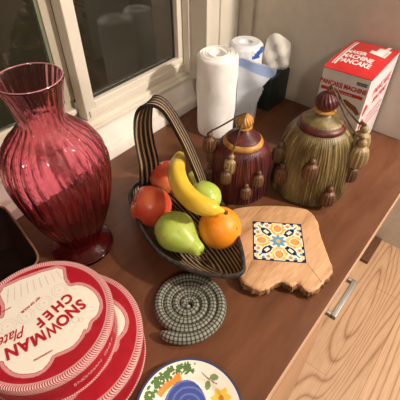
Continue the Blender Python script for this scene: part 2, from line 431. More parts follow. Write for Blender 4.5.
ring(bm, .098-CX, .304-CY, .005, .0006); ring(bm, .103-CX, .298-CY, .0035, .0006)
obj('line_drawing', bm, M_faint, lid1, False)
# writing round the upper box's wall
bm = bmesh.new()
for k, ch in enumerate('SNOWMAN CHEF PLATE'):
    a = R(-104+k*4.0); rr = .0968; o_ = (rr*math.cos(a), rr*math.sin(a), .026)
    if ch != ' ': text_bm(bm, ch, .0100, frame(o_, (-math.sin(a), math.cos(a), 0), (0, 0, 1)), .0001)
obj('lettering', bm, M_pinkb, t1, False)

# ------------------------------------------------------------------ cutting board with inlaid tile
BO = [(.470, .306), (.492, .322), (.519, .311), (.558, .273), (.586, .237), (.603, .205), (.607, .189), (.597, .166), (.573, .146), (.551, .129), (.523, .102), (.502, .083), (.488, .075), (.470, .0765), (.444, .079), (.424, .085), (.418, .100), (.423, .114), (.414, .117), (.408, .124), (.408, .138), (.392, .146), (.374, .152), (.364, .167), (.361, .194), (.375, .214), (.410, .243), (.440, .276)]
BO = smooth_closed(BO, 5)
M_board = mat('live_edge_wood', (.5, .3, .15), .5); L = M_board.node_tree.links
vv = coords(M_board, scale=(2.6, 12, 6), rot=(0, 0, R(52)))
n0 = noise(M_board, vv, 3, 4, .55, .8)
cbd = ramp(M_board, n0, [(.30, (.27, .12, .05)), (.45, (.46, .245, .12)), (.62, (.58, .34, .185)), (.8, (.42, .22, .11))])
fine = noise(M_board, coords(M_board, scale=(8, 90, 8), rot=(0, 0, R(52))), 5, 3)
setcol(M_board, mix(M_board, .25, cbd, ramp(M_board, fine, [(.3, (.25, .10, .04)), (.65, (.75, .48, .25))])))
M_bark = noisy('bark_edge', (.10, .042, .018), (.40, .20, .085), 70, .8, .6)
cbo = thing('cutting_board', 'live-edge wooden board with a patterned tile set in its middle', 'cutting board', (.485, .19, 0))
bm = bmesh.new(); cx, cy = .485, .19
lv = []
random.seed(3)
wob = [random.uniform(-1, 1) for _ in BO]
for z, s, w in ((.001, .004, .002), (.006, .0, .003), (.013, -.0005, .003), (.019, .0012, .0012), (.0215, .0035, 0), (.0222, .0065, 0)):
    ring_ = []
    for i, (x, y) in enumerate(BO):
        d = Vector((BO[(i+1) % len(BO)][0]-BO[i-1][0], BO[(i+1) % len(BO)][1]-BO[i-1][1])).normalized(); nrm = Vector((-d.y, d.x))
        if (Vector((x-cx, y-cy))).dot(nrm) < 0 and False: nrm = -nrm
        ring_.append((x-cx, y-cy, z, nrm, s, w*wob[i]))
    lv.append(ring_)
# orientation of the outline: area sign decides the inward normal
ar = sum(BO[i-1][0]*BO[i][1]-BO[i][0]*BO[i-1][1] for i in range(len(BO)))
sg = 1 if ar > 0 else -1
vr = [[bm.verts.new((x+sg*n_.x*(s+w), y+sg*n_.y*(s+w), z)) for (x, y, z, n_, s, w) in r_] for r_ in lv]
for a, b, j in zip(vr, vr[1:], range(9)):
    for k in range(len(a)):
        f = bm.faces.new((a[k], a[(k+1) % len(a)], b[(k+1) % len(a)], b[k])); f.material_index = 1 if j < 3 else 0
bm.faces.new(vr[0]); bm.faces.new(vr[-1])
obj('board', bm, [M_board, M_bark], cbo)
TC = [(.499, .2665), (.5585, .1795), (.4735, .1225), (.4145, .2085)]  # tile corners: far-left, far-right, near-right, near-left
tc = Vector((sum(p[0] for p in TC)/4, sum(p[1] for p in TC)/4)); e1 = (Vector(TC[1])-Vector(TC[0])+Vector(TC[2])-Vector(TC[3])).normalized(); e2 = Vector((-e1.y, e1.x))
TM = [mat('tile_white', (.78, .73, .62), .2), mat('tile_navy', (.012, .018, .06), .2), mat('tile_yellow', (.75, .42, .08), .2), mat('tile_orange', (.60, .22, .08), .2), mat('tile_blue', (.13, .30, .48), .2), mat('tile_gold', (.80, .60, .25), .2)]
def tilecol(u, v):
    # u,v in -1..1
    au, av = abs(u), abs(v); m_ = max(au, av)
    if m_ > .965: return 1
    # navy corner quarter and small edge lozenges
    if au+av > 1.78: return 1
    for q in (.33, .66):
        if abs(min(au, av)-q*.9) < .07 and m_ > .90: return 1
    r = math.hypot(u, v); a = math.atan2(v, u)
    if r < .09: return 2
    if r < .27+.055*math.cos(8*a): return 4 if r < .25 or True else 0
    p = (au+av)/2**.5; q = (au-av)/2**.5     # along / across the diagonal
    if .40 < p < 1.12:
        wdt = .12*max(0, math.sin(PI*min(1, (p-.40)/.52)))**.7+.028
        if p < .5: wdt = .10
        if abs(q) < wdt and not (abs(q) < wdt*.5 and .54 < p < .76): return 1
    # gold ogee arms around the axis flowers
    for s_, t_ in ((au, av), (av, au)):
        d = math.hypot(s_-.66, t_*1.25)
        if .24 < d < .36 and s_ < .92: return 2 if int((a+9)*9) % 3 else 5
        if d < .15: return 3 if (int((math.atan2(t_, s_-.66)+9)*3) % 2) else 2
        if d < .19: return 4 if False else 3
    for s_, t_ in ((au, av), (av, au)):
        if math.hypot(s_-.80, t_-.42) < .075: return 3
        if math.hypot(s_-.84, t_-.62) < .06: return 4
        if math.hypot(s_-.62, t_-.30) < .05: return 2
    if .84 < m_ < .92 and min(au, av) > .45: return 5
    return 0
bm = bmesh.new(); N = 92; hs = .0505; vg = {}
for i in range(N+1):
    for j in range(N+1):
        p = e1*(hs*(2*i/N-1))+e2*(hs*(2*j/N-1)); vg[i, j] = bm.verts.new((p.x, p.y, .0228))
for i in range(N):
    for j in range(N):
        f = bm.faces.new((vg[i, j], vg[i+1, j], vg[i+1, j+1], vg[i, j+1])); f.material_index = tilecol(2*(i+.5)/N-1, 2*(j+.5)/N-1)
ed = [vg[i, 0] for i in range(N)]+[vg[N, j] for j in range(N)]+[vg[N-i, N] for i in range(N)]+[vg[0, N-j] for j in range(N)]
lo = [bm.verts.new((v_.co.x, v_.co.y, .018)) for v_ in ed]
for k in range(len(ed)):
    f = bm.faces.new((ed[k], ed[(k+1) % len(ed)], lo[(k+1) % len(ed)], lo[k])); f.material_index = 1
bm.transform(Matrix.Translation((tc.x-cx, tc.y-cy, 0)))
tl = obj('tile', bm, TM, cbo, False); tl['label'] = 'square glazed tile with a blue flower and yellow and navy scrolls'
for a, b in (((.4735, .1225), (.452, .0815)), ((.4145, .2085), (.367, .195))):
    bm = bmesh.new(); a = Vector(a)-Vector((cx, cy)); b = Vector(b)-Vector((cx, cy)); d = (b-a).normalized(); n_ = Vector((-d.y, d.x))*.0006
    bm.faces.new([bm.verts.new((*p, .02235)) for p in (a-n_, a+n_, b+n_, b-n_)])
    obj('glue_seam', bm, M_bark, cbo, False)

# ------------------------------------------------------------------ coiled plaid trivet
M_plaid = mat('green_plaid_cloth', (.3, .3, .25), .9); L = M_plaid.node_tree.links
tcn = nn(M_plaid, 'ShaderNodeTexCoord'); sp = nn(M_plaid, 'ShaderNodeSeparateXYZ'); L.new(tcn.outputs['UV'], sp.inputs[0])
def tri(m, sock, freq, thr):
    mu = nn(m, 'ShaderNodeMath', operation='MULTIPLY'); mu.inputs[1].default_value = freq; m.node_tree.links.new(sock, mu.inputs[0])
    fr = nn(m, 'ShaderNodeMath', operation='FRACT'); m.node_tree.links.new(mu.outputs[0], fr.inputs[0])
    lt = nn(m, 'ShaderNodeMath', operation='LESS_THAN'); lt.inputs[1].default_value = thr; m.node_tree.links.new(fr.outputs[0], lt.inputs[0]); return lt.outputs[0]
base = (.26, .25, .20); g1 = (.060, .070, .055); g2 = (.014, .018, .018)
c = mix(M_plaid, tri(M_plaid, sp.outputs[0], 150, .38), base, g1)
c = mix(M_plaid, tri(M_plaid, sp.outputs[1], 8, .30), c, g1, 'MULTIPLY')
nz = noise(M_plaid, coords(M_plaid), 260, 2)
c = mix(M_plaid, tri(M_plaid, sp.outputs[1], 8, .30), mix(M_plaid, tri(M_plaid, sp.outputs[0], 150, .38), base, g1), mix(M_plaid, tri(M_plaid, sp.outputs[0], 150, .38), g1, g2))
setcol(M_plaid, c); bump(M_plaid, nz, .4, .001)
bm = bmesh.new(); pts = []; rads = []; Rv = Vector((.633, -.774)); Fv = Vector((.774, .633)); NT = 330; turns = 4.15
for k in range(NT+1):
    th = R(229)+2*PI*turns*k/NT; r = .0648-.0150*turns*k/NT+.0050*max(0, 1-k/16)
    p = Rv*(r*math.cos(th))+Fv*(r*math.sin(th)); rd = .0098-.0025*min(1, k/NT*1.6)
    e = k/4. ; rd *= min(1, math.sqrt(max(.02, 1-(1-min(1, e))**2)))
    pts.append((p.x, p.y, .0100-.0015*min(1, k/80))); rads.append(rd)
tube(bm, pts, rads, 14, 'uv')
tv = obj('coiled_trivet', bm, M_plaid); tv.location = (.268, .2475, 0); tag(tv, 'green plaid cloth rope coiled flat into a round trivet', 'trivet')

# ------------------------------------------------------------------ hand painted plate
PM = [mat('plate_cream', (.80, .76, .66), .15), mat('plate_navy_rim', (.035, .06, .16), .15), mat('plate_blue', (.06, .09, .32), .15), mat('plate_light_blue', (.13, .18, .46), .15), mat('plate_green', (.10, .19, .06), .15), mat('plate_orange', (.72, .25, .04), .15), mat('plate_yellow', (.80, .55, .08), .15), mat('plate_olive', (.20, .27, .11), .15), mat('plate_brown', (.25, .1, .05), .15)]
PC = (.134, .130); PRAD = .079
def toR(u, v):  # plate-plane local basis (right, away)
    return (Rv*u+Fv*v)
def ell(x, y, cx_, cy_, a, b, rot=0):
    c_, s_ = math.cos(rot), math.sin(rot); dx, dy = x-cx_, y-cy_
    return ((dx*c_+dy*s_)/a)**2+((-dx*s_+dy*c_)/b)**2 < 1
random.seed(8)
sprig = [(random.uniform(84, 178), random.uniform(.058, .0715), random.uniform(.0018, .0045), random.uniform(0, 3)) for _ in range(110)]
dots = [(random.uniform(88, 110), random.uniform(.060, .070), random.uniform(.0018, .004), random.uniform(0, 3)) for _ in range(12)]
def platecol(u, v):
    # u to the right, v away; metres from centre
    r = math.hypot(u, v)
    if r > .0757: return 1
    if r > .0742: return 0
    # blue bird body / pear shape
    w = .033*math.sqrt(max(0, 1-((v-.004)/.045)**2)) if v > .004 else .033
    if -.05 < v < .049 and abs(u+.006) < w:
        q = math.hypot((u+.004)/1.0, (v-.012)*1.0); a = math.atan2(v-.012, u+.004)
        return 3 if (q*260+a*.9) % 2.6 < .8 else 2
    for A_, rr, s_, ro in sprig+dots:
        if ell(u, v, rr*math.cos(R(A_)), rr*math.sin(R(A_)), s_, s_*.55, ro): return 4
    # orange band sweep on the left
    a = math.degrees(math.atan2(v, u))
    if 106 < a < 152 and .0485 < r < .058+.0015*math.sin(a*.9): return 5
    if 105 < a < 112 and .046 < r < .063: return 5
    # stem with two olive leaves
    if abs((v-.058)-(-.8)*(u-.018)-10*(u-.027)**2) < .0010 and .018 < u < .042: return 8
    if ell(u, v, .0275, .0405, .0065, .0044, 1.35) or ell(u, v, .0375, .0510, .0068, .0046, -.1): return 7
    # yellow flower at the right
    q = math.hypot(u-.047, v-.022); b = math.atan2(v-.022, u-.047)
    if q < .013+.0025*math.cos(6*b): return 6 if q > .004 else 5
    # lower part of the rim garland
    if -170 < a < -20 and .055 < r < .066 and math.sin(a*.55)+math.sin(r*900) > .7: return 4
    return 0
def plz(r):
    if r < .045: return .0045
    if r < .055: return .0045+.004*((r-.045)/.01)**2*.8
    return .0077+.0065*((r-.055)/.024)
pl = thing('painted_plate', 'small hand-painted plate with a navy rim and a big blue shape', 'plate', (*PC, 0))
bm = bmesh.new(); NR, NT = 80, 300; rings = []
cen = bm.verts.new((0, 0, plz(0)))
for i in range(1, NR+1):
    r = PRAD*i/NR; rings.append([bm.verts.new((r*math.cos(2*PI*k/NT), r*math.sin(2*PI*k/NT), plz(r))) for k in range(NT)])
under = []
for r, z in ((.0795, .0130), (.0785, .0118), (.056, .0045), (.048, .0005), (.044, .0005), (.043, .002)):
    under.append([bm.verts.new((r*math.cos(2*PI*k/NT), r*math.sin(2*PI*k/NT), z)) for k in range(NT)])
for k in range(NT): bm.faces.new((cen, rings[0][k], rings[0][(k+1) % NT]))
allr = rings+under
for i, (a, b) in enumerate(zip(allr, allr[1:])):
    for k in range(NT):
        f = bm.faces.new((a[k], b[k], b[(k+1) % NT], a[(k+1) % NT]))
        if i >= NR-1: f.material_index = 1 if i < NR+1 else 0
bm.faces.new(under[-1])
for f in bm.faces:
    c_ = f.calc_center_median()
    if c_.z >= plz(math.hypot(c_.x, c_.y))-.0006 and math.hypot(c_.x, c_.y) < .0788:
        p = Vector((c_.x, c_.y)); f.material_index = platecol(p.dot(Rv), p.dot(Fv))
obj('plate_body', bm, PM, pl)

# ------------------------------------------------------------------ fruit basket
M_weave = mat('dark_woven_stripe', (.05, .03, .02), .55); L = M_weave.node_tree.links
tcn = nn(M_weave, 'ShaderNodeTexCoord'); sp = nn(M_weave, 'ShaderNodeSeparateXYZ'); L.new(tcn.outputs['UV'], sp.inputs[0])
nz = noise(M_weave, coords(M_weave), 130, 3, .6)
ad = nn(M_weave, 'ShaderNodeMath', operation='MULTIPLY_ADD'); ad.inputs[1].default_value = .20; L.new(nz, ad.inputs[0]); L.new(sp.outputs[0], ad.inputs[2])
fr = nn(M_weave, 'ShaderNodeMath', operation='PINGPONG'); fr.inputs[1].default_value = .5; L.new(ad.outputs[0], fr.inputs[0])
setcol(M_weave, ramp(M_weave, fr.outputs[0], [(.0, (.014, .010, .010)), (.27, (.030, .020, .016)), (.36, (.34, .22, .12)), (.5, (.52, .37, .22))]))
tw = tri(M_weave, sp.outputs[1], 1, .5)
bump(M_weave, fr.outputs[0], .8, .002)
M_brim = noisy('black_basket_rim', (.012, .012, .014), (.05, .042, .038), 90, .4, .5)
RIM = [(.415, .515, .050), (.378, .505, .052), (.350, .470, .054), (.326, .425, .055), (.305, .378, .056), (.294, .330, .057), (.298, .280, .058), (.313, .235, .060), (.334, .203, .062), (.352, .193, .063), (.370, .203, .062), (.395, .225, .060), (.425, .258, .058), (.455, .300, .057), (.482, .345, .056), (.500, .395, .055), (.503, .440, .053), (.490, .480, .051), (.460, .507, .050)]
RIM = smooth_closed(RIM, 6); bcx, bcy = .392, .365
bk = thing('fruit_basket', 'boat-shaped dark striped wicker basket with a tall looped handle', 'basket', (bcx, bcy, 0))
ax = (Vector((.352, .193))-Vector((.455, .51))).normalized(); wx = Vector((-ax.y, ax.x))
bm = bmesh.new(); uvl = bm.loops.layers.uv.verify(); rings = []; S = 12
def bshell(off):
    out = []
    for i in range(S+1):
        s = i/S; k = 1-.48*s**1.15 if s < 1 else .5; row = []
        zf = (1-s)**1.7
        for (x, y, z) in RIM:
            px, py = bcx+(x-bcx)*k, bcy+(y-bcy)*k
            row.append(bm.verts.new((px-bcx, py-bcy, .004+off+(z-.004-off)*zf)))
        out.append(row)
    return out
def wcoord(co, s):
    d = Vector((co.x, co.y)); return (d.dot(wx)*(1+.0)+(co.z*.8*(1 if d.dot(wx) > 0 else -1)))*112
for off in (0, .005):
    rows = bshell(off)
    n_ = len(RIM)
    for a, b in zip(rows, rows[1:]):
        for k in range(n_):
            f = bm.faces.new((a[k], a[(k+1) % n_], b[(k+1) % n_], b[k]))
    f = bm.faces.new(rows[-1]); rings.append(rows)
for f in bm.faces:
    for l in f.loops: l[uvl].uv = (wcoord(l.vert.co, 0), Vector((l.vert.co.x, l.vert.co.y)).dot(ax)*90)
obj('bowl', bm, M_weave, bk)
bm = bmesh.new(); tube(bm, [(x-bcx, y-bcy, z+.001) for x, y, z in RIM+RIM[:1]], .0042, 8); obj('rim', bm, M_brim, bk)
# handle: a flat striped strap, twisting as it rises
HP = [(.436, .506, .035), (.430, .495, .070), (.4276, .4907, .115), (.4220, .489, .160), (.4178, .485, .200), (.4172, .478, .2365), (.4205, .4695, .2585), (.4285, .4578, .2677), (.4383, .4456, .2597), (.4467, .4351, .239), (.4553, .4244, .2085), (.4631, .4146, .1785), (.4727, .4027, .134), (.4830, .393, .0858), (.490, .388, .050)]
HW = [.026, .0235, .0215, .020, .0188, .0180, .0175, .0170, .0165, .0160, .0155, .0150, .0150, .0150, .0150]
HD = [(.93, -.36)]*4+[(.92, -.32), (.92, -.2), (.9, .05), (.84, .45), (.84, .50), (.86, .46), (.9, .40), (.93, .34), (.94, .30), (.94, .28), (.94, .28)]
H = cat([(*a, w, *d) for a, w, d in zip(HP, HW, HD)], 7)
bm = bmesh.new(); uvl = bm.loops.layers.uv.verify(); sec = []
for i, h in enumerate(H):
    p = Vector(h[:3]); q = Vector(H[min(i+1, len(H)-1)][:3])-Vector(H[max(i-1, 0)][:3]); t_ = q.normalized()
    wd = Vector((h[4], h[5], 0)); wd = (wd-t_*wd.dot(t_)).normalized(); nr = t_.cross(wd).normalized(); row = []
    NW = 16
    for sgn in (1, -1):
        for j in range(NW+1):
            u = (j/NW*2-1)*sgn; rib = .0008*math.cos(u*PI*3.8)
            row.append((bm.verts.new(p+wd*h[3]*u+nr*(.0030+rib)*sgn-Vector((bcx, bcy, 0))), u))
    sec.append(row)
for i, (a, b) in enumerate(zip(sec, sec[1:])):
    m_ = len(a)
    for k in range(m_):
        k2 = (k+1) % m_; f = bm.faces.new((a[k][0], a[k2][0], b[k2][0], b[k][0]))
        for l, (u, v_) in zip(f.loops, ((a[k][1], i), (a[k2][1], i), (b[k2][1], i+1), (b[k][1], i+1))): l[uvl].uv = (u*2.0, v_*.3)
bm.faces.new([x[0] for x in sec[0]]); bm.faces.new([x[0] for x in sec[-1]])
obj('handle', bm, M_weave, bk)

# ------------------------------------------------------------------ fruit
def fruitmat(name, stops, scale, rough=.35, speck=None):
    m = mat(name, stops[0][1], rough, sss=.05); v = coords(m); f = noise(m, v, scale, 3)
    c = ramp(m, f, stops)
    if speck:
        s = noise(m, v, 220, 1); c = mix(m, ramp(m, s, [(.66, (0, 0, 0)), (.74, (1, 1, 1))]), c, speck)
    setcol(m, c); bump(m, noise(m, v, 300, 1), .06, .001); return m
M_apple = fruitmat('apple_skin', [(.30, (.50, .045, .022)), (.50, (.62, .10, .045)), (.72, (.74, .30, .10))], 14, .32)
M_pear = fruitmat('pear_skin', [(.3, (.34, .46, .06)), (.7, (.50, .58, .12))], 18, .35, (.25, .30, .05))
M_orange = fruitmat('orange_skin', [(.3, (.80, .25, .012)), (.7, (.85, .32, .02))], 10, .42)
bump(M_orange, noise(M_orange, coords(M_orange), 420, 2), .3, .0015)
M_ban = fruitmat('banana_skin', [(.3, (.68, .43, .025)), (.7, (.78, .56, .06))], 22, .4)
M_stem = noisy('fruit_stem', (.05, .025, .01), (.14, .08, .03), 80, .7)
def apple(loc, r, rot, label):
    t = thing('apple', label, 'apple', loc, 0, 'red apples in the basket'); t.rotation_euler = rot
    pr_ = cat([(0, .62), (.12, .66), (.30, .82), (.55, .90), (.82, .70), (.98, .30), (1.0, 0), (.93, -.38), (.74, -.70), (.48, -.88), (.25, -.90), (.08, -.80), (0, -.76)], 4)
    pr_ = [(max(a, 0)*r, b*r) for a, b in pr_]; pr_[0] = (0, pr_[0][1]); pr_[-1] = (0, pr_[-1][1])
    bm = bmesh.new(); lathe(bm, pr_, 48, lambda a, z, th: (a*(1+.025*math.cos(5*th)*(1 if z < 0 else .3)), z)); obj('flesh', bm, M_apple, t)
    bm = bmesh.new(); tube(bm, [(0, 0, .62*r), (.02*r, 0, .8*r), (.08*r, 0, 1.0*r)], .0013, 6); obj('stem', bm, M_stem, t)
apple((.3720, .4340, .058), .0415, (R(60), R(15), R(-150)), 'large red apple at the left end of the basket')
apple((.4560, .4700, .060), .0365, (R(-50), R(35), 0), 'red apple at the back of the basket, half hidden by the banana')
def pear(loc, tip, r, label):
    t = thing('pear', label, 'pear', loc, 0, 'green pears in the basket')
    d = Vector(tip)-Vector(loc); Ln = d.length
    t.rotation_euler = d.to_track_quat('Z', 'Y').to_euler()
    pr_ = cat([(0, -.93*r), (.3*r, -.97*r), (.7*r, -.75*r), (.97*r, -.25*r), (1.0*r, .12*r), (.88*r, .5*r), (.62*r, .95*r), (.44*r, 1.25*r), (.34*r, Ln*.93), (.2*r, Ln*1.0), (0, Ln*.99)], 4)
    pr_[0] = (0, pr_[0][1]); pr_[-1] = (0, pr_[-1][1])
    bm = bmesh.new(); lathe(bm, pr_, 40, lambda a, z, th: (a*(1+.02*math.sin(3*th)), z)); obj('flesh', bm, M_pear, t)
    bm = bmesh.new(); tube(bm, [(0, 0, Ln*.97), (.001, .001, Ln+.004), (.003, .002, Ln+.012)], .0015, 6); obj('stem', bm, M_stem, t)
pear((.3530, .3515, .056), (.3500, .2840, .048), .0395, 'green pear in front, lying between the large red apple and the orange')
pear((.462, .3640, .058), (.500, .433, .062), .0345, 'green pear at the right, tucked under the handle behind the banana')
bm = bmesh.new(); prr = [(0, .0415)]+[(.042*math.sin(w)*(1), .042*math.cos(w)) for w in [PI*k/24 for k in range(2, 23)]]+[(0, -.0405)]
orr = thing('orange', 'bright round orange at the front right of the basket', 'orange', (.413, .2880, .060)); orr.rotation_euler = (R(62), 0, R(8))
lathe(bm, prr, 48); obj('peel', bm, M_orange, orr)
bm = bmesh.new(); lathe(bm, [(0, .0405), (.0018, .0425), (.0028, .0422), (.0032, .0405)], 12); obj('stem_button', bm, noisy('button', (.30, .20, .05), (.35, .25, .05), 50, .7), orr)
ba = thing('banana', 'single ripe yellow banana lying across the top of the other fruit', 'banana', (.39, .36, .10))
bp = [(.4795, .4480, .124), (.4700, .4400, .126), (.4500, .4270, .128), (.4200, .4020, .131), (.3965, .3710, .132), (.3850, .3400, .130), (.3840, .3130, .128), (.3920, .2930, .126), (.4000, .2840, .122), (.407, .277, .117)]
br_ = [.006, .0115, .0155, .0178, .0188, .0190, .0185, .0155, .0080, .0040]
bq = cat([(*p, r) for p, r in zip(bp, br_)], 6)
bm = bmesh.new(); tube(bm, [(p[0]-.39, p[1]-.36, p[2]-.10) for p in bq], [p[3] for p in bq], 20, None, lambda w: 1+.035*math.cos(5*w)); obj('peel', bm, M_ban, ba)
bm = bmesh.new(); tube(bm, [(.0165, -.0825, .0175), (.021, -.088, .0135)], .0042, 8); obj('stem_tip', bm, M_stem, ba)

# ------------------------------------------------------------------ paper towels and wrapped roll
M_paper = noisy('paper_towel', (.88, .86, .83), (.93, .91, .89), 40, .8, .5)
rl = thing('paper_towel_roll', 'white roll of paper towel standing upright beside the window sill', 'paper towel', (.754, .560, 0))
def wr(r, z, t):
    return r*(1+.010*math.sin(3*t+z*60)+.012*math.sin(7*t-z*35)*math.sin(z*40)), z
bm = bmesh.new(); lathe(bm, cat([(.046, .0), (.050, .004), (.0515, .05), (.0525, .10), (.053, .15), (.053, .205), (.0505, .217), (.047, .220)], 6)+[(.020, .2205), (.019, .217), (.019, .15), (0, .15)], 72, wr)
obj('paper', bm, M_paper, rl)
bm = bmesh.new()
pts = []
for k in range(220):
    a = 2*PI*4*k/220; r = .0210+.0275*k/220; pts.append((r*math.cos(a), r*math.sin(a), .2212+.0008*math.sin(a*2.7)))
tube(bm, pts, .0012, 6); obj('top_folds', bm, M_paper, rl)
M_film = mat('clear_blue_film', (.80, .85, .95), .25, trans=.25, ior=1.2)
M_pw = noisy('wrap_white', (.72, .74, .78), (.82, .84, .88), 30, .3, .4)
M_pb = noisy('wrap_blue', (.025, .09, .42), (.05, .15, .55), 40, .3, .3)
w2 = thing('wrapped_roll', 'roll in clear plastic with blue print behind the paper towel roll', 'paper towel', (.858, .546, 0))
bm = bmesh.new(); pf = cat([(.043, 0), (.0455, .006), (.046, .10), (.046, .20), (.043, .2155), (.036, .222)], 8)+[(.018, .220), (.016, .214), (0, .213)]
lathe(bm, pf, 96, lambda r, z, t: (r*(1+.012*math.sin(11*t+z*50)*math.sin(5*t)), z))
for f in bm.faces:
    c_ = f.calc_center_median(); a = math.degrees(math.atan2(c_.y, c_.x)); rr = math.hypot(c_.x, c_.y)
    # blue crescent print near the top on the room side, pale blue band
    d = (a+82+360) % 360; d = min(d, 360-d)
    if rr > .038 and abs(c_.z-(.196+.010*(1-(d/38)**2))) < .0095*(max(0, 1-(d/42)**2))**.5: f.material_index = 1
    elif rr > .03 and .150 < c_.z < .158: f.material_index = 2
M_lb = mat('wrap_pale_blue', (.38, .50, .78), .3)
obj('wrapper', bm, [M_pw, M_pb, M_lb], w2)
# loose film flap on the room side of that roll
fl = [(.805, .505, .187), (.858, .441, .180), (.850, .450, .135), (.8425, .4585, .122), (.828, .476, .070), (.822, .484, .012), (.792, .520, .006), (.797, .514, .10)]
M_flap = mat('loose_film', (.84, .87, .92), .35, trans=.15, ior=1.15); M_flb = mat('loose_film_blue', (.46, .58, .84), .35, trans=.15, ior=1.15)
P0 = Vector((.800, .512)); D = Vector((.633, -.774))
FL = [(-.012, .004), (.032, .008), (.040, .070), (.058, .122), (.056, .132), (.086, .166), (.086, .176), (.005, .208), (-.012, .206)]
bm = bmesh.new(); g = {}; NU, NV = 40, 70
for i in range(NU+1):
    for j in range(NV+1):
        u = -.012+.100*i/NU; z = .004+.206*j/NV
        off = .0035*math.sin(u*90+z*30)+.002*math.sin(z*95)
        g[i, j] = (u, z, off)
vt = {}
def gv(i, j):
    if (i, j) not in vt:
        u, z, o_ = g[i, j]; p = P0+D*u+Vector((-.774, -.633))*(o_+.004); vt[i, j] = bm.verts.new((p.x-.858, p.y-.546, z))
    return vt[i, j]
for i in range(NU):
    for j in range(NV):
        u = (g[i, j][0]+g[i+1, j][0])/2; z = (g[i, j][1]+g[i, j+1][1])/2
        if inpoly(u, z, FL):
            f = bm.faces.new((gv(i, j), gv(i+1, j), gv(i+1, j+1), gv(i, j+1)))
            top = .208-.032*(u-.005)/.081
            if top-.030 < z < top-.004 : f.material_index = 1
bmesh.ops.solidify(bm, geom=bm.faces[:], thickness=.0006)
fo = obj('film_flap', bm, [M_flap, M_flb], w2); fo['label'] = 'loose translucent film with a pale blue band'

# ------------------------------------------------------------------ black tissue box
M_tb = noisy('black_card', (.010, .016, .014), (.022, .032, .028), 50, .45)
M_tis = noisy('tissue', (.60, .57, .52), (.68, .65, .60), 30, .85, .3)
tb = thing('tissue_box', 'black tissue box with a white tissue sticking out, in the wall corner', 'tissue box', (.975, .545, 0))
bm = bmesh.new(); box(bm, -.048, .054, -.054, .052, 0, .104, .003); obj('carton', bm, M_tb, tb)
bm = bmesh.new()
TO = smooth_closed([(-.004, .100), (-.013, .130), (-.014, .155), (-.010, .180), (-.002, .203), (.013, .212), (.034, .203), (.058, .186), (.064, .172), (.066, .140), (.060, .108), (.040, .102), (.018, .112)], 2)
nt = len(TO); ctr = (.026, .150); fr_l = []
for sgn in (1, -1):
    rws = []
    for s_ in (1, .8, .6, .4, .2):
        row = []
        for (a_, b_) in TO:
            a2, b2 = ctr[0]+(a_-ctr[0])*s_, ctr[1]+(b_-ctr[1])*s_
            dep = sgn*(.010*(1-s_**2)+.0008)+.004*math.sin(a2*120+b2*60)+.003*math.sin(b2*150-a2*70)
            row.append(bm.verts.new((.633*a2-.774*dep-.005, -.774*a2-.633*dep-.005, b2)))
        rws.append(row)
    for a, b in zip(rws, rws[1:]):
        for k in range(nt): bm.faces.new((a[k], a[(k+1) % nt], b[(k+1) % nt], b[k]))
    bm.faces.new(rws[-1]); fr_l.append(rws[0])
for k in range(nt): bm.faces.new((fr_l[0][k], fr_l[0][(k+1) % nt], fr_l[1][(k+1) % nt], fr_l[1][k]))
obj('tissue', bm, M_tis, tb)

# ------------------------------------------------------------------ pancake machine carton
M_cw = noisy('carton_white', (.66, .62, .60), (.72, .68, .66), 25, .35)
M_cr = noisy('carton_red', (.48, .020, .024), (.54, .03, .032), 25, .3)
M_cside = mat('carton_side', (.74, .68, .72), .3)
M_brn = mat('print_brown', (.22, .075, .035), .4); M_gold = mat('print_tan', (.55, .30, .14), .4); M_grey = mat('print_grey', (.45, .42, .40), .4); M_blk = mat('print_black', (.03, .03, .03), .4)
px, py = .930, .2610
pk = thing('appliance_carton', 'red and white carton printed PANCAKE MACHINE standing against the right wall', 'box', (px, py, 0), R(1.5))
X0, X1, Y0, Y1, Z1 = -.098, .094, -.0555, .0555, .230
bm = bmesh.new(); box(bm, X0, X1, Y0, Y1, 0, Z1, .0012)
bmesh.ops.recalc_face_normals(bm, faces=bm.faces)
for f in bm.faces:
    f.material_index = 1 if f.normal.y < -.8 else 0
obj('carton_body', bm, [M_cw, M_cside], pk, False)
bm = bmesh.new(); N_ = 14; tp = {}; bt = {}
for i in range(N_+1):
    for j in range(N_+1):
        x = X0-.0015+(X1-X0+.001)*i/N_; y = Y0-.001+(Y1-Y0+.002)*j/N_; s = i/N_; q = j/N_
        z = Z1+.0016+.010*math.sin(PI*s)**.8*(.5+.5*math.sin(PI*q)) 
        tp[i, j] = bm.verts.new((x, y, z)); bt[i, j] = bm.verts.new((x, y, Z1+.0003))
for i in range(N_):
    for j in range(N_):
        bm.faces.new((tp[i, j], tp[i+1, j], tp[i+1, j+1], tp[i, j+1])); bm.faces.new((bt[i, j], bt[i+1, j], bt[i+1, j+1], bt[i, j+1]))
for i in range(N_):
    for (a, b) in (((i, 0), (i+1, 0)), ((i, N_), (i+1, N_)), ((0, i), (0, i+1)), ((N_, i), (N_, i+1))):
        bm.faces.new((tp[a], tp[b], bt[b], bt[a]))
lf = obj('top_flap', bm, M_cr, pk); lf['label'] = 'glossy red bulging top flap'
def ztop(x, y):
    s = (x-X0)/(X1-X0); q = (y-Y0)/(Y1-Y0)
    return Z1+.0016+.010*math.sin(PI*min(max(s, 0), 1))**.8*(.5+.5*math.sin(PI*q))
def drape(bm, verts, lift=.0006):
    for v_ in verts: v_.co.z = ztop(v_.co.x, v_.co.y)+lift
def quadgrid(bm, x0, x1, y0, y1, mi, n=8):
    g = {}
    for i in range(n+1):
        for j in range(n+1): g[i, j] = bm.verts.new((x0+(x1-x0)*i/n, y0+(y1-y0)*j/n, 0))
    for i in range(n):
        for j in range(n): bm.faces.new((g[i, j], g[i+1, j], g[i+1, j+1], g[i, j+1])).material_index = mi
